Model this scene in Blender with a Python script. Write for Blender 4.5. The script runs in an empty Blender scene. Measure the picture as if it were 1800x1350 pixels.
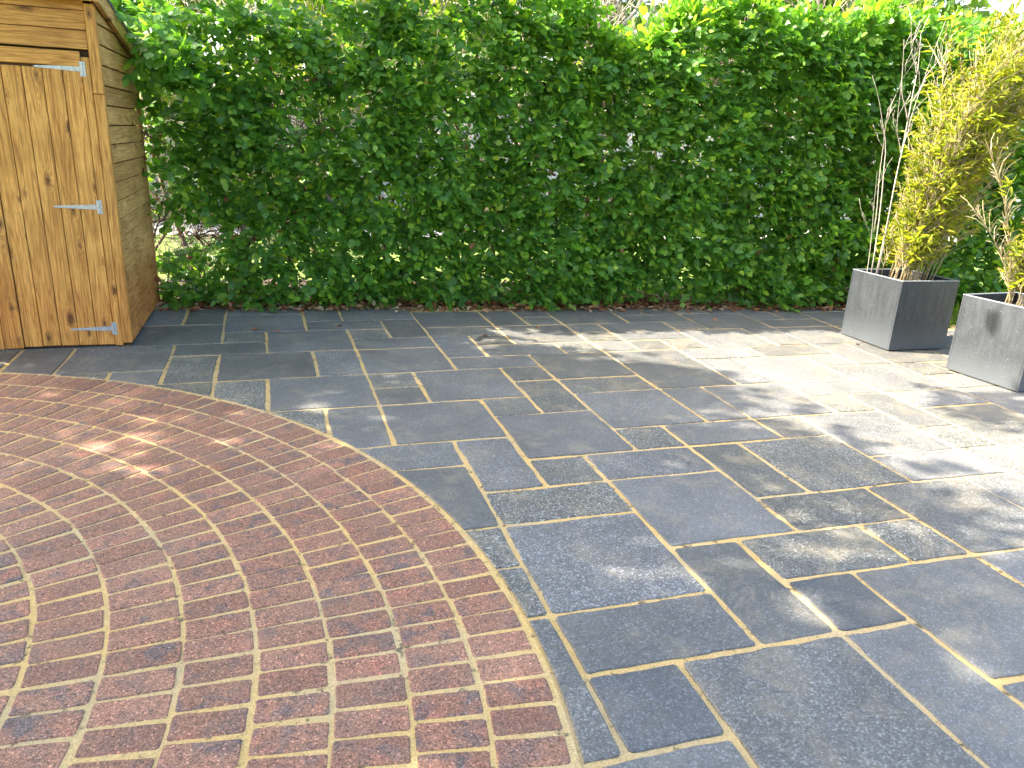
import bpy, math, random
import numpy as np
from mathutils import Vector, Matrix
random.seed(7); rng = np.random.default_rng(11)
U = 0.3                                    # one paving module, metres; everything below is laid out in modules
S = bpy.context.scene
COL = S.collection
R = math.radians

# ------------------------------------------------------------------ camera, sky, sun, exposure
CR = np.array([[.95505, -.29262, .04747], [-.04868, -.31277, -.94858], [.29242, .90363, -.31295]])
CC = np.array([-2.6868, -5.48302, 4.96396])
cam = bpy.data.objects.new('camera', bpy.data.cameras.new('camera')); COL.objects.link(cam)
cam.data.sensor_width = 36; cam.data.lens = 26.174; cam.data.clip_start = .05; cam.data.clip_end = 800
cam.matrix_world = Matrix(((CR[0,0], -CR[1,0], -CR[2,0], CC[0]*U), (CR[0,1], -CR[1,1], -CR[2,1], CC[1]*U),
                           (CR[0,2], -CR[1,2], -CR[2,2], CC[2]*U), (0, 0, 0, 1)))
S.camera = cam
SUN = Vector((-1.05, .35, 1.0)).normalized()
W = bpy.data.worlds.new('World'); S.world = W; W.use_nodes = True
wn = W.node_tree.nodes; wl = W.node_tree.links
sky = wn.new('ShaderNodeTexSky'); sky.sky_type = 'NISHITA'; sky.sun_disc = False
sky.sun_elevation = math.asin(SUN.z); sky.sun_rotation = math.atan2(SUN.x, SUN.y) % (2*math.pi)
sky.altitude = 50; sky.air_density = 1.0; sky.dust_density = 4.0; sky.ozone_density = .5
wl.new(sky.outputs[0], wn['Background'].inputs['Color']); wn['Background'].inputs['Strength'].default_value = .135
sun = bpy.data.objects.new('sun', bpy.data.lights.new('sun', 'SUN')); COL.objects.link(sun)
sun.data.energy = 3.7; sun.data.angle = R(.55); sun.data.color = (1, .91, .77)
sun.rotation_euler = SUN.to_track_quat('Z', 'Y').to_euler()
S.view_settings.view_transform = 'Standard'; S.view_settings.look = 'None'
S.view_settings.exposure = 2.85; S.view_settings.gamma = 1; S.view_settings.use_curve_mapping = False
S.cycles.max_bounces = 8; S.cycles.transparent_max_bounces = 6

# ------------------------------------------------------------------ helpers
def mesh(name, V, F, mat=None, uv=None, rnd=None, smooth=False):
    me = bpy.data.meshes.new(name)
    if isinstance(F, np.ndarray):
        V = np.asarray(V, dtype=np.float32); n = F.shape[1]
        me.vertices.add(len(V)); me.vertices.foreach_set('co', V.ravel())
        me.loops.add(F.size); me.loops.foreach_set('vertex_index', F.ravel().astype(np.int32))
        me.polygons.add(len(F)); me.polygons.foreach_set('loop_start', np.arange(0, F.size, n, dtype=np.int32))
        me.polygons.foreach_set('loop_total', np.full(len(F), n, dtype=np.int32))
        me.update(calc_edges=True)
    else:
        me.from_pydata([tuple(v) for v in V], [], F); me.update()
    if rnd is not None:
        a = me.attributes.new('rnd', 'FLOAT', 'POINT'); a.data.foreach_set('value', np.asarray(rnd, dtype=np.float32))
    if uv is not None:
        a = me.attributes.new('luv', 'FLOAT_VECTOR', 'POINT'); a.data.foreach_set('vector', np.asarray(uv, dtype=np.float32).ravel())
    if smooth: me.polygons.foreach_set('use_smooth', np.ones(len(me.polygons), dtype=bool))
    if mat: me.materials.append(mat)
    return me
def link(name, me, parent=None, **kw):
    o = bpy.data.objects.new(name, me); COL.objects.link(o)
    if parent is not None: o.parent = parent
    for k, v in kw.items(): o[k] = v
    return o
def thing(name, label, category, loc, group=None):
    o = link(name, None); o.location = Vector(loc)*U; o.empty_display_size = .1
    o['label'] = label; o['category'] = category
    if group: o['group'] = group
    return o
class MB:
    """collects shapes given in world modules; builds one mesh in its root's frame"""
    def __init__(s): s.V = []; s.F = []; s.r = []
    def add(s, V, F, rnd=0.):
        b = len(s.V); s.V += [tuple(v) for v in V]; s.F += [tuple(b+i for i in f) for f in F]; s.r += [rnd]*len(V)
    def box(s, x0, x1, y0, y1, z0, z1, bev=0):
        if bev <= 0:
            V = [(x, y, z) for z in (z0, z1) for y in (y0, y1) for x in (x0, x1)]
            s.add(V, [(0,2,3,1), (4,5,7,6), (0,1,5,4), (2,6,7,3), (0,4,6,2), (1,3,7,5)])
        else:
            b = bev; V = []
            for sz, z in ((-1, z0), (1, z1)):
                for sy, y in ((-1, y0), (1, y1)):
                    for sx, x in ((-1, x0), (1, x1)):
                        V += [(x-sx*b, y-sy*b, z), (x-sx*b, y, z-sz*b), (x, y-sy*b, z-sz*b)]
            i = lambda x, y, z, k: ((z*2+y)*2+x)*3+k
            F = [(i(0,0,0,0), i(0,1,0,0), i(1,1,0,0), i(1,0,0,0)), (i(0,0,1,0), i(1,0,1,0), i(1,1,1,0), i(0,1,1,0)),
                 (i(0,0,0,1), i(1,0,0,1), i(1,0,1,1), i(0,0,1,1)), (i(0,1,0,1), i(0,1,1,1), i(1,1,1,1), i(1,1,0,1)),
                 (i(0,0,0,2), i(0,0,1,2), i(0,1,1,2), i(0,1,0,2)), (i(1,0,0,2), i(1,1,0,2), i(1,1,1,2), i(1,0,1,2))]
            for a in (0, 1):
                for c in (0, 1):
                    F += [(i(0,a,c,0), i(1,a,c,0), i(1,a,c,1), i(0,a,c,1)), (i(a,0,c,0), i(a,1,c,0), i(a,1,c,2), i(a,0,c,2)),
                          (i(a,c,0,1), i(a,c,1,1), i(a,c,1,2), i(a,c,0,2))]
                    for e in (0, 1): F.append((i(a,c,e,0), i(a,c,e,1), i(a,c,e,2)))
            s.add(V, F)
    def tube(s, pts, rad, n=6, rnd=0.):
        pts = [Vector(p) for p in pts]; V = []; F = []; up = None
        for k, p in enumerate(pts):
            d = (pts[min(k+1, len(pts)-1)]-pts[max(k-1, 0)]).normalized()
            if up is None: up = d.orthogonal().normalized()
            up = (up-d*up.dot(d)).normalized(); q = d.cross(up)
            r = rad[k] if hasattr(rad, '__len__') else rad
            V += [p+up*math.cos(2*math.pi*j/n)*r+q*math.sin(2*math.pi*j/n)*r for j in range(n)]
        for k in range(len(pts)-1):
            for j in range(n): F.append((k*n+j, k*n+(j+1) % n, (k+1)*n+(j+1) % n, (k+1)*n+j))
        F.append(tuple(range(n-1, -1, -1))); F.append(tuple((len(pts)-1)*n+j for j in range(n)))
        s.add(V, F, rnd)
    def build(s, name, mat, parent=None, smooth=False, base=None, **kw):
        o0 = np.array(parent.matrix_local.translation)/U if (parent is not None and parent.parent is None) else np.zeros(3)
        if parent is not None and parent.parent is not None: o0 = np.array(parent.parent.matrix_local.translation)/U
        if parent is not None and base is None and parent.get('_b') is not None: o0 = np.array(parent['_b'])
        V = (np.array(s.V)-o0)*U
        me = mesh(name, V, s.F, mat, rnd=s.r, smooth=smooth)
        import bmesh
        bm = bmesh.new(); bm.from_mesh(me); bmesh.ops.recalc_face_normals(bm, faces=bm.faces); bm.to_mesh(me); bm.free()
        return link(name, me, parent, **kw)
def troot(name, label, cat, loc, group=None):
    o = thing(name, label, cat, loc, group); o.matrix_local.translation = Vector(loc)*U; bpy.context.view_layer.update(); return o
def inview(p):
    q = CR@(np.asarray(p)-CC)
    return None if q[2] < .3 else (900+1308.7*q[0]/q[2], 675+1308.7*q[1]/q[2], q[2])

# ------------------------------------------------------------------ node helper
class NT:
    def __init__(s, name):
        s.m = bpy.data.materials.new(name); s.m.use_nodes = True; s.t = s.m.node_tree; s.n = s.t.nodes
        s.b = s.n['Principled BSDF']; s.out = s.n['Material Output']
    def N(s, kind, **kw):
        n = s.n.new('ShaderNode'+kind)
        for k, v in kw.items(): setattr(n, k, v)
        return n
    def L(s, a, b): s.t.links.new(a, b)
    def put(s, sock, v):
        if hasattr(v, 'is_output') or hasattr(v, 'links'): s.L(v, sock)
        elif v is not None: sock.default_value = v
    def math(s, op, a, b=0., c=None, clamp=False):
        n = s.N('Math', operation=op, use_clamp=clamp); s.put(n.inputs[0], a); s.put(n.inputs[1], b)
        if c is not None: s.put(n.inputs[2], c)
        return n.outputs[0]
    def vmath(s, op, a, b=None, scale=None):
        n = s.N('VectorMath', operation=op); s.put(n.inputs[0], a)
        if b is not None: s.put(n.inputs[1], b)
        if scale is not None: s.put(n.inputs['Scale'], scale)
        return n.outputs[0]
    def mix(s, f, a, b, mode='MIX'):
        n = s.N('Mix', data_type='RGBA', blend_type=mode); s.put(n.inputs[0], f)
        s.put(n.inputs[6], a if hasattr(a, 'links') else (*a, 1)); s.put(n.inputs[7], b if hasattr(b, 'links') else (*b, 1))
        return n.outputs[2]
    def ramp(s, f, pts):
        n = s.N('ValToRGB'); s.L(f, n.inputs[0]); e = n.color_ramp.elements
        while len(e) > 1: e.remove(e[-1])
        for k, (p, c) in enumerate(pts):
            q = e[0] if k == 0 else e.new(p)
            q.position = p; q.color = (c, c, c, 1) if isinstance(c, (int, float)) else (*c, 1)
        return n.outputs[0]
    def noise(s, v, scale, detail=3, rough=.6, dist=0.):
        n = s.N('TexNoise'); s.L(v, n.inputs['Vector']); n.inputs['Scale'].default_value = scale
        n.inputs['Detail'].default_value = detail; n.inputs['Roughness'].default_value = rough; n.inputs['Distortion'].default_value = dist
        return n.outputs['Fac']
    def voro(s, v, scale, feat='F1', rand=1.):
        n = s.N('TexVoronoi', feature=feat); s.L(v, n.inputs['Vector']); n.inputs['Scale'].default_value = scale
        n.inputs['Randomness'].default_value = rand
        return n
    def pos(s): return s.N('NewGeometry').outputs['Position']
    def rnd(s): return s.N('ObjectInfo').outputs['Random']
    def bump(s, h, strength, dist=.002):
        n = s.N('Bump'); n.inputs['Strength'].default_value = strength; n.inputs['Distance'].default_value = dist
        s.L(h, n.inputs['Height']); s.L(n.outputs[0], s.b.inputs['Normal']); return n.outputs[0]
    def col(s, c): s.put(s.b.inputs['Base Color'], c if hasattr(c, 'links') else (*c, 1))
    def rough(s, r): s.put(s.b.inputs['Roughness'], r)
def sep(m, col):
    n = m.N('SeparateColor'); m.L(col, n.inputs[0]); return n.outputs

def stone_mat(name, lo, hi, speck, stain):
    m = NT(name); p = m.pos(); r = m.rnd()
    r2 = m.math('FRACT', m.math('MULTIPLY', r, 17.31))
    v = m.voro(p, 175); vc = sep(m, v.outputs['Color'])[0]
    v2 = m.voro(p, 330); vc2 = sep(m, v2.outputs['Color'])[1]
    base = m.mix(r, lo, hi)
    sp = m.ramp(vc, [(0, .10), (.25, .5), (.55, 1.), (.80, 1.6), (1, 3.8)])
    sp2 = m.ramp(vc2, [(0, .45), (.5, 1.), (.9, 1.5), (1, 2.2)])
    k = m.mix(m.math('MULTIPLY_ADD', r2, .5*speck, .5*speck), (1, 1, 1), sp)
    c = m.mix(1., base, k, 'MULTIPLY'); c = m.mix(.75*speck, c, m.mix(1., c, sp2, 'MULTIPLY'))
    big = m.noise(p, 2.2, 4, .65); c = m.mix(1., c, m.ramp(big, [(.25, .72), (.5, 1.), (.75, 1.32)]), 'MULTIPLY')
    st = m.noise(p, 5., 5, .72, .6); f = m.ramp(st, [(.5, 0.), (.72, stain), (.85, stain*1.3)])
    fine = m.noise(p, 160, 2, .7); f = m.math('MULTIPLY', f, m.math('MULTIPLY_ADD', fine, 1.6, .1), clamp=True)
    c = m.mix(f, c, (.34, .275, .165)); c = m.mix(m.math('MULTIPLY', m.noise(p, 1.1, 2), .15), c, (.34, .29, .18))
    m.col(c); m.rough(m.math('MULTIPLY_ADD', vc, .22, .46)); m.b.inputs['Specular IOR Level'].default_value = .5
    h = m.math('ADD', m.math('MULTIPLY', vc, .6), m.math('ADD', m.math('MULTIPLY', vc2, .4), m.math('MULTIPLY', m.noise(p, 28, 4, .7), 1.4)))
    m.bump(h, .75, .0026); return m.m
M_plain = stone_mat('stone_blue_grey', (.070, .072, .070), (.112, .115, .117), .6, .4)
M_speck = stone_mat('stone_speckled', (.066, .067, .061), (.108, .109, .100), 1.0, .6)
M_dark = stone_mat('stone_dark', (.046, .051, .058), (.060, .066, .074), .6, .15)

def brick_mat():
    m = NT('clay_brick'); p = m.pos(); r = m.rnd(); r2 = m.math('FRACT', m.math('MULTIPLY', r, 23.7))
    q = m.vmath('ADD', p, m.vmath('SCALE', (1.0, .37, 0.), None, m.math('MULTIPLY', r, 40.)))
    c = m.mix(r, (.195, .090, .052), (.280, .134, .080))
    bl = m.noise(q, 14, 3, .6, .5); bf = m.math('MULTIPLY', m.ramp(bl, [(.47, 0.), (.63, 1.)]), m.math('MULTIPLY_ADD', r2, .75, .2))
    c = m.mix(bf, c, (.100, .076, .068))
    hot = m.noise(q, 9, 2, .5); c = m.mix(m.ramp(hot, [(.55, 0.), (.75, .55)]), c, (.34, .12, .07))
    v = m.voro(p, 210); vc = sep(m, v.outputs['Color'])[0]
    v2 = m.voro(p, 480); vc2 = sep(m, v2.outputs['Color'])[2]
    c = m.mix(1., c, m.ramp(vc, [(0, .4), (.25, .85), (.7, 1.1), (.93, 1.4), (1, 2.4)]), 'MULTIPLY')
    c = m.mix(1., c, m.ramp(vc2, [(0, .55), (.5, 1.), (1, 1.6)]), 'MULTIPLY')
    d = m.noise(p, 3.5, 4, .6); c = m.mix(m.ramp(d, [(.45, 0.), (.8, .22)]), c, (.26, .20, .13))
    m.col(c); m.rough(.72)
    m.bump(m.math('ADD', m.math('MULTIPLY', vc, .5), m.math('ADD', vc2, m.math('MULTIPLY', m.noise(p, 60, 3), .8))), .55, .0018)
    return m.m
M_brick = brick_mat()
def mortar_mat():
    m = NT('sand_mortar'); p = m.pos()
    n = m.noise(p, 6, 4, .7); c = m.mix(n, (.47, .30, .095), (.61, .42, .165))
    c = m.mix(m.ramp(m.noise(p, 1.6, 3, .6), [(.42, 0.), (.65, .6)]), c, (.40, .33, .20))
    c = m.mix(m.ramp(m.noise(p, 17, 4, .7), [(.58, 0.), (.66, .9)]), c, (.09, .07, .04))
    g = m.noise(p, 240, 2); c = m.mix(1., c, m.ramp(g, [(.3, .72), (.7, 1.25)]), 'MULTIPLY')
    m.col(c); m.rough(.95); m.bump(m.math('ADD', g, m.math('MULTIPLY', m.noise(p, 45, 4, .7), 3.)), .7, .003); return m.m
M_mortar = mortar_mat()
def soil_mat():
    m = NT('soil'); p = m.pos(); n = m.noise(p, 30, 5, .7)
    c = m.mix(n, (.018, .012, .008), (.075, .05, .032)); c = m.mix(m.ramp(m.noise(p, 8, 3), [(.5, 0.), (.7, .5)]), c, (.10, .055, .03))
    m.col(c); m.rough(.95); m.bump(n, 1., .02); return m.m
M_soil = soil_mat()
def lawn_mat():
    m = NT('lawn_ground'); p = m.pos(); n = m.noise(p, 2.5, 4); g = m.noise(p, 60, 3, .7)
    c = m.mix(n, (.10, .17, .022), (.20, .27, .035)); c = m.mix(1., c, m.ramp(g, [(.3, .5), (.7, 1.4)]), 'MULTIPLY')
    m.col(c); m.rough(.9); m.bump(g, 1., .03); return m.m
M_lawn = lawn_mat()
def simple(name, c, rough=.8, var=.25, scale=20., metal=0., bump=.3):
    m = NT(name); p = m.pos(); n = m.noise(p, scale, 4, .65)
    m.col(m.mix(1., m.mix(0., c, c), m.ramp(n, [(.25, 1-var), (.75, 1+var)]), 'MULTIPLY')); m.rough(rough)
    m.b.inputs['Metallic'].default_value = metal; m.bump(n, bump, .003); return m.m
M_path = simple('pale_path', (.55, .50, .44), .9, .2, 4)
M_wall = simple('pale_render', (.62, .56, .50), .9, .12, 3)
M_slate = simple('roof_slate', (.05, .05, .055), .6, .5, 25)
M_bark = simple('tree_bark', (.09, .07, .05), .9, .5, 18, 0, 1.)

def leaf_mat(name, stops, trans, tmul=(1.25, 1.35, .55), rough=.42, veins=True, spec=.45):
    m = NT(name); a = m.N('Attribute', attribute_name='rnd').outputs['Fac']
    c = m.ramp(a, stops)
    if veins:
        uv = m.N('Attribute', attribute_name='luv').outputs['Vector']; s_ = m.N('SeparateXYZ'); m.L(uv, s_.inputs[0])
        w = m.math('SUBTRACT', m.math('MULTIPLY', s_.outputs[1], 8.), m.math('MULTIPLY', m.math('ABSOLUTE', s_.outputs[0]), 7.))
        rib = m.math('ABSOLUTE', m.math('SUBTRACT', m.math('FRACT', w), .5))
        c = m.mix(m.ramp(rib, [(0, .35), (.12, 0.)]), c, m.mix(1., c, (1.5, 1.4, 1.3), 'MULTIPLY'))
        mid = m.math('LESS_THAN', m.math('ABSOLUTE', s_.outputs[0]), .035); c = m.mix(m.math('MULTIPLY', mid, .5), c, m.mix(1., c, (1.8, 1.6, 1.4), 'MULTIPLY'))
        nb = m.bump(rib, .5, .0012)
    m.col(c); m.rough(rough); m.b.inputs['Specular IOR Level'].default_value = spec
    t = m.N('BsdfTranslucent'); m.L(m.mix(1., c, tmul, 'MULTIPLY'), t.inputs['Color'])
    x = m.N('MixShader'); x.inputs[0].default_value = trans
    m.L(m.b.outputs[0], x.inputs[1]); m.L(t.outputs[0], x.inputs[2]); m.L(x.outputs[0], m.out.inputs['Surface']); return m.m
M_hleaf = leaf_mat('beech_leaf', [(0, (.046, .125, .026)), (.35, (.082, .205, .034)), (.7, (.135, .275, .04)), (.9, (.21, .36, .04)), (1, (.32, .42, .05))], .5, (1.9, 1.9, .55), .36)
M_bleaf = leaf_mat('background_leaf', [(0, (.06, .12, .02)), (.6, (.14, .22, .03)), (1, (.28, .33, .04))], .6, (1.8, 1.8, .6), .6, False)
M_bamboo = leaf_mat('bamboo_leaf', [(0, (.10, .17, .02)), (.4, (.24, .30, .028)), (.8, (.38, .38, .035)), (1, (.42, .33, .11))], .5, (1.3, 1.35, .5), .5, False)
M_dead = leaf_mat('dead_leaf', [(0, (.07, .028, .014)), (.5, (.19, .07, .03)), (.85, (.32, .15, .07)), (1, (.50, .40, .27))], .2, (1.3, 1.1, .8), .6, True, .3)
M_twig = leaf_mat('twig_bark', [(0, (.07, .05, .035)), (.5, (.20, .16, .12)), (1, (.42, .37, .31))], 0., (1, 1, 1), .8, False, .2)
M_culm = leaf_mat('bamboo_culm', [(0, (.16, .12, .07)), (.5, (.28, .22, .10)), (1, (.40, .34, .22))], 0., (1, 1, 1), .5, False, .4)

def wood_mat(name, axis, c0, c1, c2, knots=1., worn=0.):
    m = NT(name); p = m.pos(); r = m.rnd()
    q = m.vmath('ADD', p, m.vmath('SCALE', (3.1, 5.3, 7.7), None, m.math('MULTIPLY', r, 9.)))
    st = {'z': (1, 1, .055), 'x': (.055, 1, 1), 'y': (1, .055, 1)}[axis]
    sk = {'z': (1, 1, .38), 'x': (.38, 1, 1), 'y': (1, .38, 1)}[axis]
    sq = m.N('SeparateXYZ'); m.L(q, sq.inputs[0]); cq = m.N('CombineXYZ'); ia, ib = {'z': (0, 2), 'x': (2, 0), 'y': (2, 1)}[axis]
    m.L(sq.outputs[ia], cq.inputs[0]); m.L(m.math('MULTIPLY', sq.outputs[ib], .42), cq.inputs[1])
    kv = m.voro(cq.outputs[0], 8.5); kv.voronoi_dimensions = '2D'; kd = m.math('ADD', kv.outputs['Distance'], m.math('MULTIPLY', sep(m, kv.outputs['Color'])[1], .22)); kd = m.math('ADD', kd, m.math('MULTIPLY_ADD', m.noise(q, 40, 3), .16, -.08)); kc = sep(m, kv.outputs['Color'])[0]
    sel = m.math('GREATER_THAN', kc, 1-.55*knots); near = m.math('MULTIPLY', m.ramp(kd, [(0, 1.), (.34, 0.)]), sel)
    warp = m.vmath('MULTIPLY', q, st)
    warp = m.vmath('ADD', warp, m.vmath('SCALE', (1., 1., 1.), None, m.math('MULTIPLY', near, .03)))
    g = m.noise(warp, 42, 4, .6, .3); g2 = m.noise(warp, 150, 3, .7)
    wv = m.math('ABSOLUTE', m.math('SUBTRACT', m.math('FRACT', m.math('MULTIPLY', m.noise(warp, 14, 2, .5), 9.)), .5))
    c = m.mix(m.ramp(g, [(.3, 0.), (.7, 1.)]), c0, c1)
    c = m.mix(m.ramp(wv, [(0, .6), (.25, 0.)]), c, c2)
    c = m.mix(1., c, m.ramp(g2, [(.3, .68), (.7, 1.28)]), 'MULTIPLY')
    c = m.mix(1., c, m.mix(r, (.86, .84, .82), (1.14, 1.14, 1.14)), 'MULTIPLY')
    bl = m.noise(p, 3.2, 3, .6); c = m.mix(1., c, m.ramp(bl, [(.3, (.84, .80, .74)), (.7, (1.12, 1.12, 1.12))]), 'MULTIPLY')
    c = m.mix(m.math('MULTIPLY', m.ramp(near, [(.22, 0.), (.42, .4), (.58, .6), (.68, .95)]), 1.), c, (.10, .04, .013))
    if worn:
        lowz = m.N('SeparateXYZ'); m.L(p, lowz.inputs[0])
        f = m.ramp(m.math('ADD', lowz.outputs[2], m.math('MULTIPLY', bl, .35)), [(.42, .75), (.85, 0.)])
        c = m.mix(m.math('MULTIPLY', f, worn), c, m.mix(1., c, (1.0, .62, .40), 'MULTIPLY'))
    m.col(c); m.rough(.62); m.b.inputs['Specular IOR Level'].default_value = .3
    m.bump(m.math('ADD', g2, m.math('MULTIPLY', g, 2.)), .45, .0015); return m.m
WC = ((.46, .225, .050), (.61, .345, .092), (.25, .095, .018))
M_woodz = wood_mat('stained_pine_upright', 'z', *WC, 1., .5)
M_woodx = wood_mat('stained_pine_across', 'x', *WC, .8)
M_woody = wood_mat('sawn_pine_side', 'y', (.40, .22, .070), (.53, .33, .120), (.21, .105, .035), .5, 1.)
M_woodd = simple('dark_timber', (.07, .035, .016), .9, .4, 20)

def zinc_mat():
    m = NT('weathered_zinc'); p = m.pos(); s_ = m.N('SeparateXYZ'); m.L(p, s_.inputs[0])
    pst = m.vmath('MULTIPLY', p, (1, 1, .18))
    n = m.noise(p, 5, 5, .7); sx = m.noise(pst, 26, 4, .65); v = m.voro(p, 200); vc = sep(m, v.outputs['Color'])[0]; fine = m.noise(p, 190, 3, .7)
    c = m.mix(n, (.020, .024, .028), (.044, .050, .057))
    c = m.mix(m.math('MULTIPLY', m.ramp(sx, [(.42, 0.), (.72, 1.)]), .3), c, (.11, .122, .137))
    c = m.mix(m.math('MULTIPLY', m.ramp(fine, [(.5, 0.), (.75, 1.)]), .45), c, (.15, .165, .18))
    c = m.mix(m.ramp(vc, [(.99, 0.), (1, .3)]), c, (.42, .45, .48))
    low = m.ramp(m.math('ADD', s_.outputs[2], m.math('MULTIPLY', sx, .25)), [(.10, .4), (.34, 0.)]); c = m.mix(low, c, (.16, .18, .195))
    m.col(c); m.b.inputs['Metallic'].default_value = .35; m.rough(m.math('MULTIPLY_ADD', n, .3, .36))
    m.bump(m.math('ADD', fine, m.math('MULTIPLY', n, 2.)), .35, .0012); return m.m
M_zinc = zinc_mat()
M_galv = simple('galvanised_steel', (.40, .42, .42), .42, .35, 90, .6, .4)
M_rim = simple('zinc_edge', (.24, .26, .28), .4, .2, 60, .4, .2)

# ------------------------------------------------------------------ ground, paving
def sheet(x0, x1, y0, y1, z, name, mat, **kw):
    b = MB(); b.add([(x0, y0, z), (x1, y0, z), (x1, y1, z), (x0, y1, z)], [(0, 1, 2, 3)]); return b.build(name, mat, None, **kw)
sheet(-700, 700, -700, 900, -.22, 'lawn', M_lawn, kind='structure')
WX = [-.0204, .2077, .2136, -.5002, -.392, -.2085, .1935, .3597, .2096, .034]
WY = [-.0044, .0136, .1781, -.2055, .329, -.1374, .0078, .0696, -.2552, -.0366]
def warp(x, y):
    X = min(max(x, -8), 13.5)/10; Y = min(max(y, -2), 16)/10
    f = [1, X, Y, X*X, X*Y, Y*Y, X**3, X*X*Y, X*Y*Y, Y**3]
    return x+sum(a*b for a, b in zip(WX, f)), y+sum(a*b for a, b in zip(WY, f))
CX, CY, RO = -11.0, .87, 10.65
paving = sheet(-24, 24, -16, 17.4, -.017, 'paving', M_mortar, kind='structure')
circ = MB(); na = 128
circ.add([(CX+math.cos(2*math.pi*k/na)*(RO+.055), CY+math.sin(2*math.pi*k/na)*(RO+.055), -.006) for k in range(na)]+[(CX, CY, -.006)],
         [(k, (k+1) % na, na) for k in range(na)])
circle = circ.build('brick_circle', M_mortar, None, kind='structure')

slabs = """-2 5 0 6;-2 3 0 5;-1 2 0 3;-1 1 0 2;-1 -1 0 1;-1 -3 1 -1;0 -1 1 0;0 0 2 1;0 1 2 3;1 -2 3 0;2 0 3 2;3 -2 4 0;3 0 4 1;3 1 5 2;4 -1 6 1;4 -2 5 -1;5 1 6 2
2 2 4 4;4 2 6 3;6 1 8 3;6 -1 8 1;8 1 9 3;9 2 11 4;4 3 5 5;5 3 7 5;7 3 9 4;7 4 9 6;6 5 7 6;4 5 6 6;2 4 4 5;1 4 2 5;3 5 4 6;1 5 3 7;0 4 1 6;0 3 2 4
-1 6 1 8;1 7 2 8;2 7 3 9;0 8 2 10;-1 9 0 10;-1 8 0 9;2 9 3 10;3 9 5 11;3 8 5 9;3 6 5 8;5 6 6 8;6 6 8 8;8 6 9 7;8 7 10 8;9 5 10 7;9 4 10 5;10 6 12 7;10 4 12 6;12 5 14 7
10 7 12 9;8 8 10 10;7 8 8 10;5 8 7 10;1 10 3 11;-1 10 1 12;-1 12 1 13;1 11 2 13;2 12 3 13;2 11 4 12;4 11 5 12;3 12 5 14;1 13 3 14;1 14 3 16;0 13 1 15;-1 13 0 14;-2 14 0 15
-2 15 -1 17;-1 15 1 17;-4 14 -2 16;-4 13 -3 14;-5 12 -3 13;-5 10 -4 12;-3 12 -1 14;-4 10 -2 12;-2 10 -1 12;-4 8 -3 10;-3 8 -1 10;-3 6 -2 8;-2 6 -1 8;-7 11 -5 13;-7 10 -6 11;-6 10 -5 11;-8 11 -7 13
-6 13 -4 15;-6 15 -5 17;-5 15 -4 17;3 14 4 16;4 14 5 15;5 14 7 16;4 15 5 16;5 13 6 14;5 12 6 13;5 11 6 12;5 10 7 11;6 11 7 12;6 12 8 14;7 14 9 15;8 13 9 14;9 13 11 15;11 13 13 14;11 14 12 16;12 14 13 16;13 13 15 15
7 11 8 12;8 11 10 13;10 11 11 13;11 11 13 13;13 11 14 13;7 10 9 11;9 10 11 11;11 9 12 11;10 9 11 10;12 9 14 11;12 8 13 9;13 8 14 9;12 7 14 8"""
dark_set = {(0,-1), (3,0), (1,7), (2,9), (5,1), (1,4)}
speck_set = {(1,4), (5,1), (3,5), (-1,3), (-1,2), (-1,1), (9,4), (8,6), (1,7), (2,9), (0,3), (4,3), (4,2), (2,12), (5,13), (4,11), (12,8), (2,7), (3,1), (-3,6), (-4,8)}
used = set(); SL = []
for row in slabs.replace('\n', ';').split(';'):
    a = tuple(int(t) for t in row.split()); SL.append(a)
    for i in range(a[0], a[2]):
        for j in range(a[1], a[3]): used.add((i, j))
def freecell(i, j): return (i, j) not in used and -14 <= i < 17 and -6 <= j < (17 if i < 1 else (16 if i < 15 else 12))
for j in range(-6, 17):
    for i in range(-14, 17):
        if not freecell(i, j): continue
        opt = [(2, 2), (2, 1), (1, 2), (2, 2), (1, 1)]; random.shuffle(opt)
        for w, h in opt+[(1, 1)]:
            if all(freecell(i+a, j+b) for a in range(w) for b in range(h)): break
        SL.append((i, j, i+w, j+h))
        for a in range(w):
            for b in range(h): used.add((i+a, j+b))
def prism(outline, ztop, depth, bev, name, mat, parent, tilt=(0, 0)):
    n = len(outline); P = np.array(outline); nx = np.roll(P, -1, 0)-np.roll(P, 1, 0)
    nrm = np.c_[nx[:, 1], -nx[:, 0]]; nrm /= np.maximum(np.linalg.norm(nrm, axis=1, keepdims=True), 1e-9)
    c = P.mean(0); zt = lambda Q: ztop+(Q-c)@np.array(tilt)
    I = P-nrm*bev
    V = np.r_[np.c_[P, np.full(n, ztop-depth)], np.c_[P, zt(P)-bev*.9], np.c_[(P+I)/2-nrm*0, zt(P)-bev*.25], np.c_[I-nrm*bev*.3, zt(I)]]*U
    F = []
    for k in range(3):
        for a in range(n): b = (a+1) % n; F.append((k*n+a, k*n+b, (k+1)*n+b, (k+1)*n+a))
    F.append(tuple(range(3*n, 4*n)))
    return link(name, mesh(name, V, F, mat), parent)
def wob(n, amp):
    a = np.cumsum(rng.normal(0, amp, n)); a -= np.linspace(a[0], a[-1], n); return np.clip(a, -amp*2.2, amp*2.2)
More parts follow.
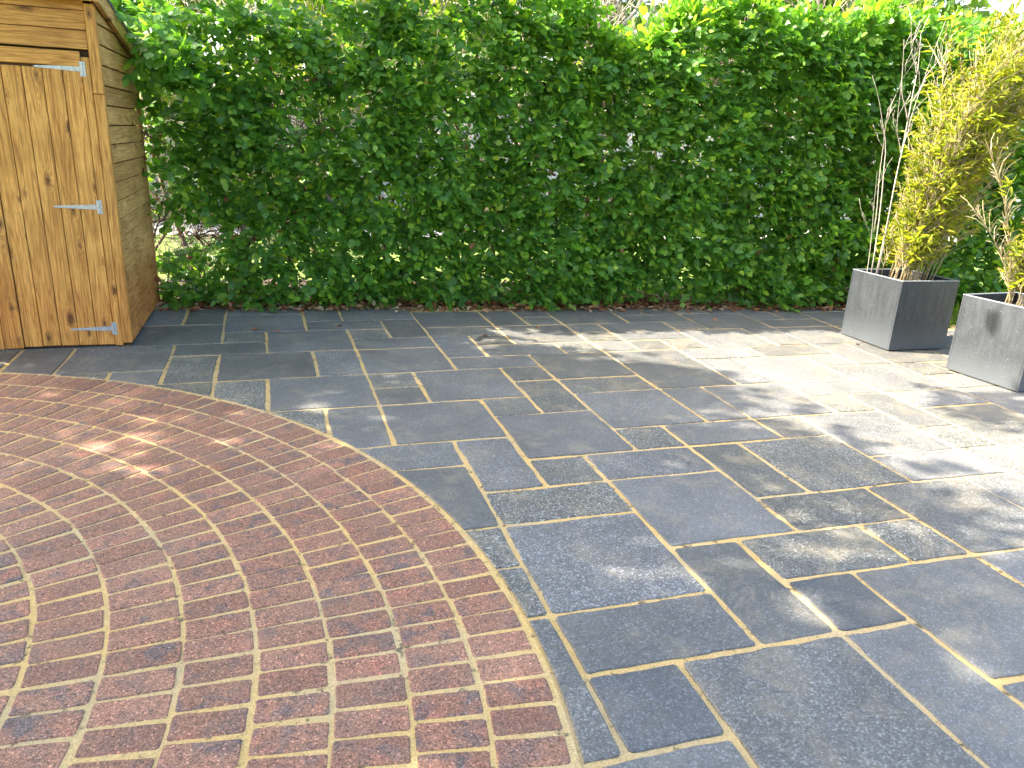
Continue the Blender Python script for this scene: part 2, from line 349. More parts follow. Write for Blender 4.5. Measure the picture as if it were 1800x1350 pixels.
def slab_outline(x0, y0, x1, y1, g=.037):
    cs = [warp(x0, y0), warp(x1, y0), warp(x1, y1), warp(x0, y1)]; cs = [np.array(c) for c in cs]
    cen = sum(cs)/4; out = []
    ins = []
    for k in range(4):
        e1 = cs[k]-cs[k-1]; e2 = cs[(k+1) % 4]-cs[k]; e1 /= np.linalg.norm(e1); e2 /= np.linalg.norm(e2)
        ins.append(cs[k]+(-e1+e2)*g*random.uniform(.75, 1.25))
    for k in range(4):
        a, b = ins[k], ins[(k+1) % 4]; L = np.linalg.norm(b-a); n = max(4, int(L/.085)); d = (b-a)/L; nn = np.array([d[1], -d[0]])
        w = wob(n, .0065)
        for t in range(n):
            s = t/n
            if t == 0: out.append(a+d*.035)
            else: out.append(a+(b-a)*s+nn*w[t])
        out.append(b-d*.03)
    # cut by the brick circle
    rr = RO+.085; C = np.array([CX, CY]); dist = [np.hypot(*(q-C)) for q in out]
    if min(dist) > rr: return out
    if max(dist) < rr: return None
    n = len(out); st = next(k for k in range(n) if dist[k] > rr and dist[k-1] <= rr); res = []
    seq = [(st+k) % n for k in range(n)]
    res = [out[k] for k in seq if dist[k] > rr]
    def onc(p, q):
        lo, hi = p, q
        for _ in range(20):
            m_ = (lo+hi)/2
            if np.hypot(*(m_-C)) > rr: lo = m_
            else: hi = m_
        return lo
    last = max(k for k in range(n) if dist[seq[k]] > rr)
    A = onc(out[seq[last]], out[seq[(last+1) % n]]); B = onc(out[st], out[st-1])
    ta, tb = [math.atan2(*(q-C)[::-1]) for q in (A, B)]
    if tb-ta > math.pi: tb -= 2*math.pi
    if ta-tb > math.pi: tb += 2*math.pi
    m_ = max(2, int(abs(tb-ta)*rr/.12))
    arc = [C+rr*np.array([math.cos(ta+(tb-ta)*k/m_), math.sin(ta+(tb-ta)*k/m_)]) for k in range(m_+1)]
    return res+arc
for a in SL:
    o = slab_outline(*a)
    if o is None or len(o) < 5: continue
    Q = np.array(o); x, y = Q[:, 0], Q[:, 1]
    if abs(np.dot(x, np.roll(y, -1))-np.dot(y, np.roll(x, -1)))/2 < .04: continue
    key = (a[0], a[1]); small = (a[2]-a[0])*(a[3]-a[1]) == 1
    if key in {(0, -1), (3, 0)}: mt = M_dark
    elif key in speck_set: mt = M_speck
    else: mt = M_speck if (small and (a[0]*7+a[1]*13) % 3 == 0) or (a[0]*5+a[1]*11) % 9 == 4 else M_plain
    prism(o, random.uniform(-.006, .01), .14, .014, 'slab', mt, paving, (random.gauss(0, .0022), random.gauss(0, .0022)))

# bricks in rings round (CX, CY)
rings = [10.65, 9.975, 9.30, 8.61, 7.91, 7.225, 6.52, 5.84, 5.15, 4.46, 3.77, 3.08, 2.39, 1.70]
BR = []
for k in range(len(rings)-1):
    ro, ri = rings[k], rings[k+1]; ang = 1.9
    while ang < 190:                        # tight upper fan
        da = math.degrees((.349+random.gauss(0, .003))/ri); BR.append((ro-.014, ri+.028, ang+da/2, .325/2, 0)); ang += da
    ang = 1.9
    while ang > -168:                       # lower part, wide joints
        da = math.degrees((.362+random.gauss(0, .006))/((ri+ro)/2+.1)); BR.append((ro-.02, ri+.034, ang-da/2, .310/2, 1)); ang -= da
def brick_geo(ro, ri, ang, hw, low):
    a = R(ang+random.gauss(0, .03)); u = np.array([math.cos(a), math.sin(a)]); v = np.array([-u[1], u[0]])
    ro += random.gauss(0, .008); ri += random.gauss(0, .008); hw += random.gauss(0, .0022); cr = .022
    sk = random.gauss(0, .004); out = []
    for p, q in (((ri, -hw), (ro, -hw)), ((ro, -hw), (ro, hw)), ((ro, hw), (ri, hw)), ((ri, hw), (ri, -hw))):
        L = math.hypot(p[0]-q[0], p[1]-q[1]); n = 5 if L > .5 else 3; w = wob(n+1, .0045)
        dx, dy = (q[0]-p[0])/L, (q[1]-p[1])/L
        for t in range(n+1):
            s = min(max(t/n*L, cr), L-cr); ww = w[t] if 0 < t < n else 0
            out.append(np.array([CX, CY])+u*(p[0]+dx*s+dy*ww)+v*(p[1]+dy*s-dx*ww+sk))
    return out
cand = []
for b in BR:
    a = R(b[2]); r = (b[0]+b[1])/2; p = inview((CX+r*math.cos(a), CY+r*math.sin(a), 0))
    inside = p is not None and -60 < p[0] < 1860 and 560 < p[1] < 1420
    d = np.linalg.norm(np.array([CX+r*math.cos(a), CY+r*math.sin(a), 0])-CC)
    cand.append((0 if inside else 1, d, b))
cand.sort(key=lambda t: (t[0], t[1]))
for t in cand[:300]:
    prism(brick_geo(*t[2]), random.uniform(0, .009), .14, .012, 'brick', M_brick, circle, (random.gauss(0, .003), random.gauss(0, .003)))
mb = MB()
for t in cand[300:]:
    o = np.array(brick_geo(*t[2])); n = len(o); z = random.uniform(0, .008); c = o.mean(0); I = c+(o-c)*.965
    V = [(*p, z-.1) for p in o]+[(*p, z-.01) for p in o]+[(*p, z) for p in I]
    F = [(k*n+a, k*n+(a+1) % n, (k+1)*n+(a+1) % n, (k+1)*n+a) for k in (0, 1) for a in range(n)]+[tuple(range(2*n, 3*n))]
    mb.add(V, F, random.random())
mb.build('brick', M_brick, circle, kind='stuff')

# ------------------------------------------------------------------ hedge bed, lawn, path beyond
def hy(x): return 15.75-.088*(x-4)         # line where hedge meets paving
bed = MB(); nx_, ny_ = 150, 10; V = []; F = []
for i in range(nx_+1):
    x = -12+i*.24
    for j in range(ny_+1):
        y = hy(x)+.28+j*.42+random.gauss(0, .03); z = -.05+(.10+.1*random.random())*min(1, j/1.5)
        if j == ny_: z = -.22
        V.append((x, y, z))
for i in range(nx_):
    for j in range(ny_): a = i*(ny_+1)+j; F.append((a, a+ny_+1, a+ny_+2, a+1))
bed.add(V, F); bed.build('soil_bed', M_soil, None, smooth=True, kind='structure')
sheet(-120, 140, 34, 40, -.2, 'far_path', M_path, kind='structure')

# ------------------------------------------------------------------ leaves by the thousand
LT = np.array([[0, 0, 0], [.30, .18, .02], [.42, .45, .015], [.30, .76, -.01], [0, 1.02, -.10], [-.30, .76, -.01], [-.42, .45, .015], [-.30, .18, .02], [0, .3, -.045], [0, .68, -.06]])
LF = np.array([[0, 1, 8], [1, 2, 8], [2, 9, 8], [2, 3, 9], [3, 4, 9], [4, 5, 9], [5, 6, 9], [6, 8, 9], [6, 7, 8], [7, 0, 8]])
LUV = np.c_[LT[:, 0], LT[:, 1], np.zeros(len(LT))]
BT = np.array([[0, 0, 0], [.5, .3, .05], [.38, .65, 0], [0, 1, -.12], [-.38, .65, 0], [-.5, .3, .05], [0, .45, -.08]])
BF = np.array([[0, 1, 6], [1, 2, 6], [2, 3, 6], [3, 4, 6], [4, 5, 6], [5, 0, 6]])
def nrmz(a): return a/np.maximum(np.linalg.norm(a, axis=-1, keepdims=True), 1e-9)
def leaves(P, D, N, L, Wd, T=LT, F=LF, curl=None):
    """P base, D direction of the tip, N normal, L length, Wd width scale -> vertices, faces"""
    D = nrmz(D); X = nrmz(np.cross(D, N)); Z = np.cross(X, D); n = len(P)
    c = np.ones(n) if curl is None else curl
    V = P[:, None]+X[:, None]*(T[None, :, 0:1]*(L*Wd)[:, None, None])+D[:, None]*(T[None, :, 1:2]*L[:, None, None])+Z[:, None]*(T[None, :, 2:3]*(L*c)[:, None, None])
    idx = F[None]+(np.arange(n)*len(T))[:, None, None]
    return V.reshape(-1, 3), idx.reshape(-1, 3)
def vnoise(x, z, seed, sc):
    r = np.random.default_rng(seed); ph = r.uniform(0, 6.28, 8); kx = r.normal(0, 1, 8); kz = r.normal(0, 1, 8)
    return sum(np.sin(kx[i]*x*sc+kz[i]*z*sc+ph[i]) for i in range(8))/4
def top(x): return 9.0+.10*np.sin(x*1.3)-1.35*np.exp(-((x-6.9)/1.1)**2)-.25*np.exp(-((x-2)/2.)**2)+np.where(x < 4, .6, 0)
def hole(x, z):
    """0 = full leaf, 1 = bare"""
    h = np.zeros_like(x)
    g = lambda cx, cz, sx, sz, a: a*np.exp(-((x-cx)/sx)**2-((z-cz)/sz)**2)
    h += g(-5.4, 1.85, .6, .8, 1.2)+g(-4.2, 2.1, 1.0, .4, .95)+g(-5.6, 5.4, .5, 1.4, .8)+g(-4.6, 8.2, 1.7, .7, .85)+g(-3.7, .55, .8, .25, .8)
    h += g(7.0, 5.0, .35, .6, .95)+g(6.6, 6.0, .6, .2, .7)+g(4.2, 6.1, .5, .25, .6)+g(1.8, 8.4, .7, .6, .85)+g(6.9, 4.1, .7, .3, .55)+g(10.5, 5.5, .5, .2, .5)+g(.6, 3.1, .5, .3, .6)
    h += g(-3.5, 8.6, 3., .55, .7)+g(3.5, 8.5, 1.5, .35, .5)+g(-2.2, 6.3, .5, .25, .7)+g(-.6, 5.4, .4, .3, .7)+g(2.6, 5.1, .5, .2, .7)+g(3.4, 3.9, .35, .3, .6)+g(-3.4, 6.9, .5, .35, .7)+g(8.6, 5.0, .3, .3, .6)+g(5.4, 3.2, .3, .4, .6)+g(12.2, 6.2, .5, .2, .6)+g(-5.5, 3.6, .5, .7, .7)+g(-2.3, 1.8, 1.2, .25, .65)
    h += g(9.3, .2, 1.8, .35, 1.0)+g(3.6, 6.9, .7, .15, .6)+g(-1.6, 8.2, 1.2, .3, .6)+g(4.5, 1.0, .3, .5, .5)
    n = vnoise(x, z, 5, 2.3)+.7*vnoise(x, z, 9, 4.9)
    h += np.clip((n-.6)*1.15, 0, .92)*np.clip((15-x)/8, .3, 1)
    return h
def bulge(x, z): return .34*vnoise(x, z, 21, 1.5)+.2*vnoise(x, z, 22, 3.4)
NS = 8200
sx = rng.uniform(-6.6, 26, NS*2); sz = rng.uniform(.05, 1, NS*2)*0+rng.uniform(0, 1, NS*2)
sz = .12+sz*(top(sx)-.12)
depth = np.where(rng.random(NS*2) < .64, np.abs(rng.normal(0, .22, NS*2)), rng.uniform(.3, 2.7, NS*2))
keep = rng.random(NS*2) > hole(sx, sz)*np.where(depth < 1, 1.0, .85)
keep &= rng.random(NS*2) < np.where(sx > 18, .7, 1.0)*np.where((depth > .8) & (sx < 11), .36, np.where(depth > .8, .7, 1))
sx, sz, depth = sx[keep], sz[keep], depth[keep]
under = np.clip((.9-sz)/.9, 0, 1)*np.where(sx > 6, .7, .2)
sy = hy(sx)+.18-bulge(sx, sz)+depth+under*.6-.04*(sz-3)
ne = 70; ex = rng.uniform(-5.45, -4.3, ne); sx = np.r_[sx, ex]; sz = np.r_[sz, 6.9-(ex+5.5)*.6+rng.normal(0, .55, ne)]; sy = np.r_[sy, rng.uniform(14.6, 16.6, ne)]; depth = np.r_[depth, np.zeros(ne)]
# twig axis
ns = len(sx)
out = np.c_[rng.normal(0, .75, ns), -np.abs(rng.normal(.75, .35, ns))*np.where(depth > 2.1, -1, 1), rng.normal(.12, .4, ns)]
topm = sz > top(sx)-.7; out[topm, 2] += .9
ax = nrmz(out)
pn = nrmz(np.c_[rng.normal(0, .32, ns), -np.abs(rng.normal(.62, .3, ns)), np.abs(rng.normal(.75, .3, ns))])
pn = nrmz(pn-ax*np.sum(pn*ax, 1, keepdims=True)); sd = np.cross(ax, pn)
tw = rng.uniform(.7, 1.35, ns)
P, D, Nn, Ls, Rn = [], [], [], [], []
for k in range(9):
    t = (k+.6)/9; s = 1 if k % 2 else -1
    sel = rng.random(ns) < .93
    base = np.c_[sx, sy, sz]+ax*(tw*(t-.45))[:, None]; base[:, 2] -= .12*t*t
    spread = .95-.6*t
    d = ax*(.55+.5*t)+sd*s*spread+rng.normal(0, .18, (ns, 3)); d[:, 2] -= .28
    n2 = pn+rng.normal(0, .30, (ns, 3))
    P.append(base[sel]); D.append(d[sel]); Nn.append(n2[sel]); Ls.append((rng.uniform(.165, .29, ns)*(1.0-.15*(t > .9)))[sel])
    Rn.append(np.clip(rng.normal(.38, .21, ns)+.25*(t > .85)+np.clip((base[:, 2]-top(sx)+.8), 0, .18), 0, .93)[sel])
P = np.concatenate(P); D = nrmz(np.concatenate(D)); Nn = np.concatenate(Nn); Ls = np.concatenate(Ls); Rn = np.concatenate(Rn)
pick = rng.random(len(Rn)); Rn = np.where(pick < .06, rng.uniform(.85, 1, len(Rn)), Rn)
ok = ~((P[:, 0] < -5.78) & (P[:, 1] < 17.35) & (P[:, 2] < 7.2)) & (P[:, 2] > .04)
P, D, Nn, Ls, Rn = P[ok], D[ok], Nn[ok], Ls[ok], Rn[ok]
Wd = rng.uniform(.82, 1.02, len(P))
hx0, hy0 = 4.0, 16.6
hedge = troot('hedge', 'tall green beech hedge along the back edge of the grey paving', 'hedge', (hx0, hy0, 0))
# which leaves stand on their own: largest in view
q = (P-CC)@CR.T; facing = np.abs(np.sum(nrmz(P-CC)*nrmz(np.cross(np.cross(D, Nn), D)), 1))
px = 900+1308.7*q[:, 0]/q[:, 2]; py = 675+1308.7*q[:, 1]/q[:, 2]
front = P[:, 1]-hy(P[:, 0])+bulge(P[:, 0], P[:, 2])
score = np.where((px > 5) & (px < 1795) & (py > 5), Ls*Wd*facing/q[:, 2]*(1 if True else 0), 0)*np.where(front < .12, 1, .2)
pickd = np.argsort(-score)[:300]; rest = np.ones(len(P), bool); rest[pickd] = False
org = np.array([hx0, hy0, 0])
V, F = leaves(P[rest], D[rest], Nn[rest], Ls[rest], Wd[rest], curl=rng.uniform(.4, 1.6, rest.sum()))
link('foliage', mesh('foliage', (V-org)*U, F, M_hleaf, np.tile(LUV, (rest.sum(), 1)), np.repeat(Rn[rest], len(LT))), hedge, kind='stuff')
tmpl = [mesh('leaf', LT*np.array([.92, 1, 1])*U, LF, M_hleaf, LUV, np.full(len(LT), v)) for v in (.15, .28, .38, .5, .62, .85)]
for i in pickd:
    X = nrmz(np.cross(D[i], Nn[i])); Z = np.cross(X, D[i]); L = Ls[i]; k = int(np.argmin(abs(np.array([.15, .28, .38, .5, .62, .85])-Rn[i])))
    o = link('leaf', tmpl[k], hedge); pp = (P[i]-org)*U
    o.matrix_local = Matrix(((X[0]*L, D[i][0]*L, Z[0]*L, pp[0]), (X[1]*L, D[i][1]*L, Z[1]*L, pp[1]), (X[2]*L, D[i][2]*L, Z[2]*L, pp[2]), (0, 0, 0, 1)))
# dead copper leaves caught in the hedge
nd = 900; dx = rng.uniform(-6, 18, nd); dz = rng.uniform(.1, 7, nd)
V, F = leaves(np.c_[dx, hy(dx)+rng.uniform(.1, 1.6, nd), dz], rng.normal(0, 1, (nd, 3)), rng.normal(0, 1, (nd, 3)), rng.uniform(.16, .26, nd), np.full(nd, .7), curl=np.full(nd, 2.5))
link('dead_foliage', mesh('dead_foliage', (V-org)*U, F, M_dead, np.tile(LUV, (nd, 1)), np.repeat(rng.uniform(0, .9, nd), len(LT))), hedge, kind='stuff')
# trunks and twigs
def branch(b, p, d, L, r, depth, rndv, spread=.6, up=.25, n=6, kids=3, minr=.008, wig=.18, ylim=None):
    pts = [Vector(p)]; d = Vector(d).normalized(); rad = [r]
    for i in range(n):
        if ylim is not None and pts[-1].y < hy(pts[-1].x)+ylim: d.y = abs(d.y)+.25; d.normalize()
        d = (d+Vector((random.gauss(0, wig), random.gauss(0, wig), random.gauss(0, wig)+up*.15))).normalized()
        pts.append(pts[-1]+d*L/n); rad.append(max(minr, r*(1-.6*(i+1)/n)))
    b.tube(pts, rad, 5 if r > .03 else 3, rndv)
    if depth > 0:
        for k in range(kids):
            i = random.randint(1, n); dd = (pts[i]-pts[i-1]).normalized()
            s = Vector((random.gauss(0, 1), random.gauss(0, 1), random.gauss(.1, .8))).normalized()
            branch(b, pts[i], dd*(1-spread)+s*spread, L*random.uniform(.45, .7), rad[i]*.62, depth-1, min(1, max(0, rndv+random.gauss(0, .15))), spread, up, max(3, n-1), kids, minr, wig, ylim)
for i, x in enumerate(np.arange(-6.2, 22, 1.25)):
    if x > 18 and i % 2: continue
    b = MB(); x += random.gauss(0, .2); h = float(top(np.array([x]))[0])
    branch(b, (x, hy(x)+1.5+random.gauss(0, .35), -.1), (random.gauss(0, .12), random.gauss(0, .1), 1), h*.82, .10, 3, random.uniform(.25, .7), .62, .5, 9, 5, .009, .18, .75)
    b.build('branch', M_twig, hedge, smooth=True)
b = MB()
for k in range(60):
    branch(b, (random.uniform(-5.7, -3.2), hy(-5)+random.uniform(.7, 2.2), random.uniform(.1, 2.6)), (random.gauss(0, .6), random.gauss(.1, .3), random.gauss(.5, .5)), random.uniform(.7, 1.6), .024, 2, random.uniform(0, .75), .55, .1, 5, 3, .008, .3, .5)
b.build('twigs', M_twig, hedge, kind='stuff')
b = MB()                                   # fine bare twigs near the face, thickest at the gaps
for k in range(520):
    x = random.uniform(-6, 17); z = random.uniform(.3, 8.6)
    if k % 3 == 0: x, z = random.choice([(-5, 1.9), (-4.6, 8), (7, 4.9), (6.6, 6), (1.8, 8.3), (7, 7.8), (-5.5, 5)]); x += random.gauss(0, .6); z += random.gauss(0, .5)
    if x < -5.7: continue
    branch(b, (x, hy(x)+random.uniform(.5, 1.9), z), (random.gauss(0, .8), random.gauss(.1, .3), random.gauss(.3, .6)), random.uniform(.8, 1.8), .022, 1, random.uniform(.3, 1.), .5, .1, 5, 3, .007, .28, .45)
b.build('twigs', M_twig, hedge, kind='stuff')
for p0, p1, r in (((6.4, 7.3), (7.15, 9.0), .085), ((6.6, 7.4), (8.0, 9.1), .07), ((6.2, 7.9), (7.0, 8.3), .05), ((6.9, 7.5), (6.75, 9.0), .045), ((8.0, 7.8), (8.35, 9.2), .05), ((5.9, 7.7), (6.9, 8.6), .04)):
    b = MB(); y = hy(7)+1.0
    pts = [(p0[0]+(p1[0]-p0[0])*t+.07*math.sin(t*7+p0[0]*9), y+.3*t, p0[1]+(p1[1]-p0[1])*t) for t in np.linspace(0, 1, 9)]
    b.tube(pts, [r*(1-.4*t) for t in np.linspace(0, 1, 9)], 7, 1.)
    for k in range(5): branch(b, pts[random.randint(2, 7)], (random.gauss(0, .6), random.gauss(0, .3), 1), random.uniform(.5, 1), r*.4, 1, .9, .5, .2, 4, 2)
    b.build('branch', M_twig, hedge, smooth=True)

# leaf litter under the hedge and pale flakes on the paving edge
nl = 3600; lx = rng.uniform(-6, 17, nl); ly = hy(lx)+rng.exponential(.55, nl)-.0+rng.normal(0, .16, nl)-(rng.random(nl) < .012)*rng.exponential(1.1, nl)
lit = rng.random(nl) < np.where(ly < hy(lx)+.2, .6, 1.); lx, ly = lx[lit], ly[lit]; nl = len(lx)
ok = ~((lx < -5.8)); lx, ly = lx[ok], ly[ok]; nl = len(lx)
lz = np.where(ly > hy(lx)+.28, .09, .012)+rng.uniform(0, .08, nl)
V, F = leaves(np.c_[lx, ly, lz], np.c_[rng.normal(0, 1, (nl, 2)), rng.normal(0, .25, nl)], np.c_[rng.normal(0, .4, (nl, 2)), np.ones(nl)], rng.uniform(.10, .25, nl), np.full(nl, .7), curl=np.full(nl, 2.2))
o = link('leaf_litter', mesh('leaf_litter', V*U, F, M_dead, np.tile(LUV, (nl, 1)), np.repeat(np.where(ly < hy(lx)+.3, rng.uniform(.6, 1, nl), rng.uniform(.1, .9, nl)), len(LT))), kind='stuff')
o['label'] = 'brown and pale fallen leaves scattered along the foot of the hedge'; o['category'] = 'leaf litter'
# small weeds at the paving's right-hand edge
nw = 2600; wx = rng.uniform(16.2, 26, nw); wy = rng.uniform(12.1, 15.5, nw)
V, F = leaves(np.c_[wx, wy, np.full(nw, -.15)], np.c_[rng.normal(0, .5, (nw, 2)), np.ones(nw)], rng.normal(0, 1, (nw, 3)), rng.uniform(.2, .5, nw), rng.uniform(.1, .4, nw), BT, BF)
o = link('weeds', mesh('weeds', V*U, F, M_bleaf, None, np.repeat(rng.uniform(0, .8, nw), len(BT))), kind='stuff')
o['label'] = 'low green weeds at the edge of the paving behind the planters'; o['category'] = 'weeds'

# ------------------------------------------------------------------ shed
FX, FY = -6.0, 12.9
shed = troot('shed', 'golden brown timber garden shed with boarded door at the left', 'shed', (-8.6, 15, 0))
def part(name, mat, fn, parent=shed, **kw):
    b = MB(); fn(b); return b.build(name, mat, parent, **kw)
LXs = -11.3
part('floor_bearer', M_woodd, lambda b: (b.box(LXs+.1, -6.08, FY+.10, 17.1, 0, .14)))
part('inner_frame', M_woodd, lambda b: (b.box(LXs+.12, -6.062, FY+.12, 17.05, .14, 6.55)))
# door and its boards
door = part('door', M_woodd, lambda b: b.box(-8.18, -6.34, FY+.005, FY+.05, .1, 5.95))
x = -6.325
for k in range(5):
    w = .363; part('board', M_woodz, lambda b: b.box(x-w+.006, x-.006, FY-.045, FY, .06+random.uniform(-.01, .01), 5.88, .014), door)
    part('bead', M_woodz, lambda b: b.box(x-w*.52, x-w*.48, FY-.049, FY-.043, .07, 5.87), door) if k in (1, 3) else None
    x -= w
door2 = part('door', M_woodd, lambda b: b.box(LXs+.5, -8.2, FY+.005, FY+.05, .1, 5.95))
part('cover_strip', M_woodz, lambda b: b.box(-8.36, -8.14, FY-.10, FY-.047, .05, 5.9, .012), door2)
x = -8.16
for k in range(7):
    w = .363; part('board', M_woodz, lambda b: b.box(x-w+.006, x-.006, FY-.046, FY, .02+random.uniform(-.01, .01), 5.88, .014), door2); x -= w
b = MB()
for k in range(5):
    for zz in (.34, 3.0, 5.66):
        for dx_ in (-.09, .09):
            xx = -6.325-.363*(k+.5)+dx_+random.gauss(0, .012); zc = zz+random.gauss(0, .02); b.tube([(xx, FY-.048, zc), (xx, FY-.03, zc)], .009, 6)
b.build('nails', M_woodd, door, kind='stuff')
def hinge(z):
    b = MB(); y0, y1 = FY-.062, FY-.046; b.box(-6.36, -6.25, y0-.016, y1+.001, z-.145, z+.145, .005)
    b.tube([(-6.315, y0-.02, z-.12), (-6.315, y0-.02, z+.12)], .022, 8)
    b.add([(-6.35, y0, z-.055), (-6.35, y0, z+.055), (-7.15, y0, z+.018), (-7.2, y0, z), (-7.15, y0, z-.018), (-6.35, y1, z-.055), (-6.35, y1, z+.055), (-7.15, y1, z+.018), (-7.2, y1, z), (-7.15, y1, z-.018)],
          [(0, 1, 2, 3, 4), (5, 6, 7, 8, 9), (0, 5, 6, 1), (1, 6, 7, 2), (2, 7, 8, 3), (3, 8, 9, 4), (4, 9, 5, 0)])
    for xx, zz in ((-6.45, 0), (-6.62, .02), (-6.85, -.01), (-7.08, 0), (-6.28, .1), (-6.28, -.1)):
        b.tube([(xx, y0-.022 if xx > -6.3 else y0-.008, z+zz), (xx, y0+.01, z+zz)], .014, 8)
    b.build('hinge', M_galv, door)
for z in (5.89, 3.13, .44): hinge(z)
part('door_post', M_woodz, lambda b: b.box(-6.32, -6.165, FY-.062, FY+.05, .04, 6.12, .012))
part('corner_trim', M_woodz, lambda b: b.box(-6.155, -5.965, FY-.085, FY+.10, .10, 5.42, .014))
part('corner_trim', M_woodz, lambda b: b.box(-6.155, -5.965, FY-.085, FY+.10, 5.43, 7.12, .014))
part('door_rail', M_woodx, lambda b: b.box(LXs+.2, -6.33, FY-.075, FY-.005, 5.93, 6.22, .014))
z = 6.27
for h in (.36, .36, .30):
    part('board', M_woodx, lambda b: b.add([(LXs+.1, FY-.055, z), (-6.165, FY-.055, z), (-6.165, FY-.02, z+h-.012), (LXs+.1, FY-.02, z+h-.012), (LXs+.1, FY+.04, z), (-6.165, FY+.04, z), (-6.165, FY+.04, z+h-.012), (LXs+.1, FY+.04, z+h-.012)],
         [(0, 1, 2, 3), (7, 6, 5, 4), (0, 4, 5, 1), (1, 5, 6, 2), (2, 6, 7, 3), (3, 7, 4, 0)])); z += h
def roofz(y): return 7.36-(y-FY)*.175
z = .13; k = 0
while z < 7.3:                              # shiplap side boards, each tapered outwards at its foot
    h = .392; z1 = z+h-.026
    def sideboard(b):
        X0 = -6.0; yb = 17.2
        def yt(zz): return min(yb, FY+(7.36-.12-zz)/.175)
        ya = FY+.105; y1b, y1t = yt(z), yt(z1)
        if y1t <= ya+.02: return
        b.add([(X0+.050, ya, z), (X0+.050, y1b, z), (X0+.022, y1t, z1), (X0+.022, ya, z1), (X0-.05, ya, z), (X0-.05, y1b, z), (X0-.05, y1t, z1), (X0-.05, ya, z1)],
              [(0, 1, 2, 3), (7, 6, 5, 4), (0, 4, 5, 1), (1, 5, 6, 2), (2, 6, 7, 3), (3, 7, 4, 0)])
    b = MB(); sideboard(b)
    if b.V: b.build('board', M_woody, shed)
    z += h
part('back_corner_trim', M_woody, lambda b: b.box(-6.03, -5.925, 17.205, 17.32, .1, 6.5, .01))
def slope(b, x0, x1, y0, y1, t0, t1):
    b.add([(x0, y0, roofz(y0)+t0), (x1, y0, roofz(y0)+t0), (x1, y1, roofz(y1)+t0), (x0, y1, roofz(y1)+t0), (x0, y0, roofz(y0)+t1), (x1, y0, roofz(y0)+t1), (x1, y1, roofz(y1)+t1), (x0, y1, roofz(y1)+t1)],
          [(0, 1, 2, 3), (7, 6, 5, 4), (0, 4, 5, 1), (1, 5, 6, 2), (2, 6, 7, 3), (3, 7, 4, 0)])
part('barge_board', M_woody, lambda b: slope(b, -5.93, -5.84, FY-.26, 17.55, -.26, .06))
part('soffit', M_woodd, lambda b: slope(b, -6.2, -5.935, FY-.24, 17.5, -.10, -.04))
part('fascia', M_woodx, lambda b: b.box(LXs-.3, -5.935, FY-.33, FY-.262, 7.14, 7.48, .012))
part('roof', simple('roofing_felt', (.06, .065, .06), .95, .4, 40), lambda b: slope(b, LXs-.35, -5.82, FY-.36, 17.6, .065, .14))
part('back_wall', M_woodx, lambda b: b.box(LXs, -6.06, 17.1, 17.2, .1, 6.5))
part('side_wall', M_woody, lambda b: b.add([(LXs, FY, .1), (LXs, 17.1, .1), (LXs, 17.1, 6.5), (LXs, FY, 7.2), (LXs+.1, FY, .1), (LXs+.1, 17.1, .1), (LXs+.1, 17.1, 6.5), (LXs+.1, FY, 7.2)],
     [(0, 1, 2, 3), (7, 6, 5, 4), (0, 4, 5, 1), (1, 5, 6, 2), (2, 6, 7, 3), (3, 7, 4, 0)]))

# ------------------------------------------------------------------ planters
def planter(c, ang, label, s=1.88, h=1.9):
    t = troot('planter', label, 'planter', (c[0], c[1], .01), 'zinc cube planters on the paving'); t.rotation_euler = (0, 0, ang)
    e = s/2; w = .05; b = MB()
    def add(a): x0, x1, y0, y1, z0, z1 = a; b.box(x0+c[0], x1+c[0], y0+c[1], y1+c[1], z0, z1, .006)
    for a in ((-e, e, -e, -e+w, .03, h-.012), (-e, e, e-w, e, .03, h-.012), (-e, -e+w, -e+w+.002, e-w-.002, .03, h-.012), (e-w, e, -e+w+.002, e-w-.002, .03, h-.012), (-e+w+.002, e-w-.002, -e+w+.002, e-w-.002, .031, .08)): add(a)
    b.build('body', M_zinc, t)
    b = MB(); w2 = .066
    for a in ((-e-.004, e+.004, -e-.004, -e+w2, h-.01, h+.012), (-e-.004, e+.004, e-w2, e+.004, h-.01, h+.012), (-e-.004, -e+w2, -e+w2+.002, e-w2-.002, h-.01, h+.012), (e-w2, e+.004, -e+w2+.002, e-w2-.002, h-.01, h+.012)): add(a)
    b.build('rim', M_rim, t)
    b = MB(); n = 12; g = np.linspace(-e+w+.004, e-w-.004, n+1)
    V = [(c[0]+x, c[1]+y, h-.28+.04*random.random()) for x in g for y in g]
    b.add(V, [(i*(n+1)+j, (i+1)*(n+1)+j, (i+1)*(n+1)+j+1, i*(n+1)+j+1) for i in range(n) for j in range(n)])
    b.build('soil', M_soil, t, smooth=True)
    b = MB()
    for sx_ in (-1, 1):
        for sy_ in (-1, 1): b.box(c[0]+sx_*e*.8-.08, c[0]+sx_*e*.8+.08, c[1]+sy_*e*.8-.08, c[1]+sy_*e*.8+.08, 0, .028)
    b.build('feet', M_woodd, t)
    return t
PC1 = (13.84, 10.87); PC2 = (14.13, 7.42)
planter(PC1, R(-.8), 'square grey zinc planter nearer the hedge, holding the bushy yellow bamboo')
planter(PC2, R(4.2), 'square grey zinc planter at the right edge of the view, nearer the camera')

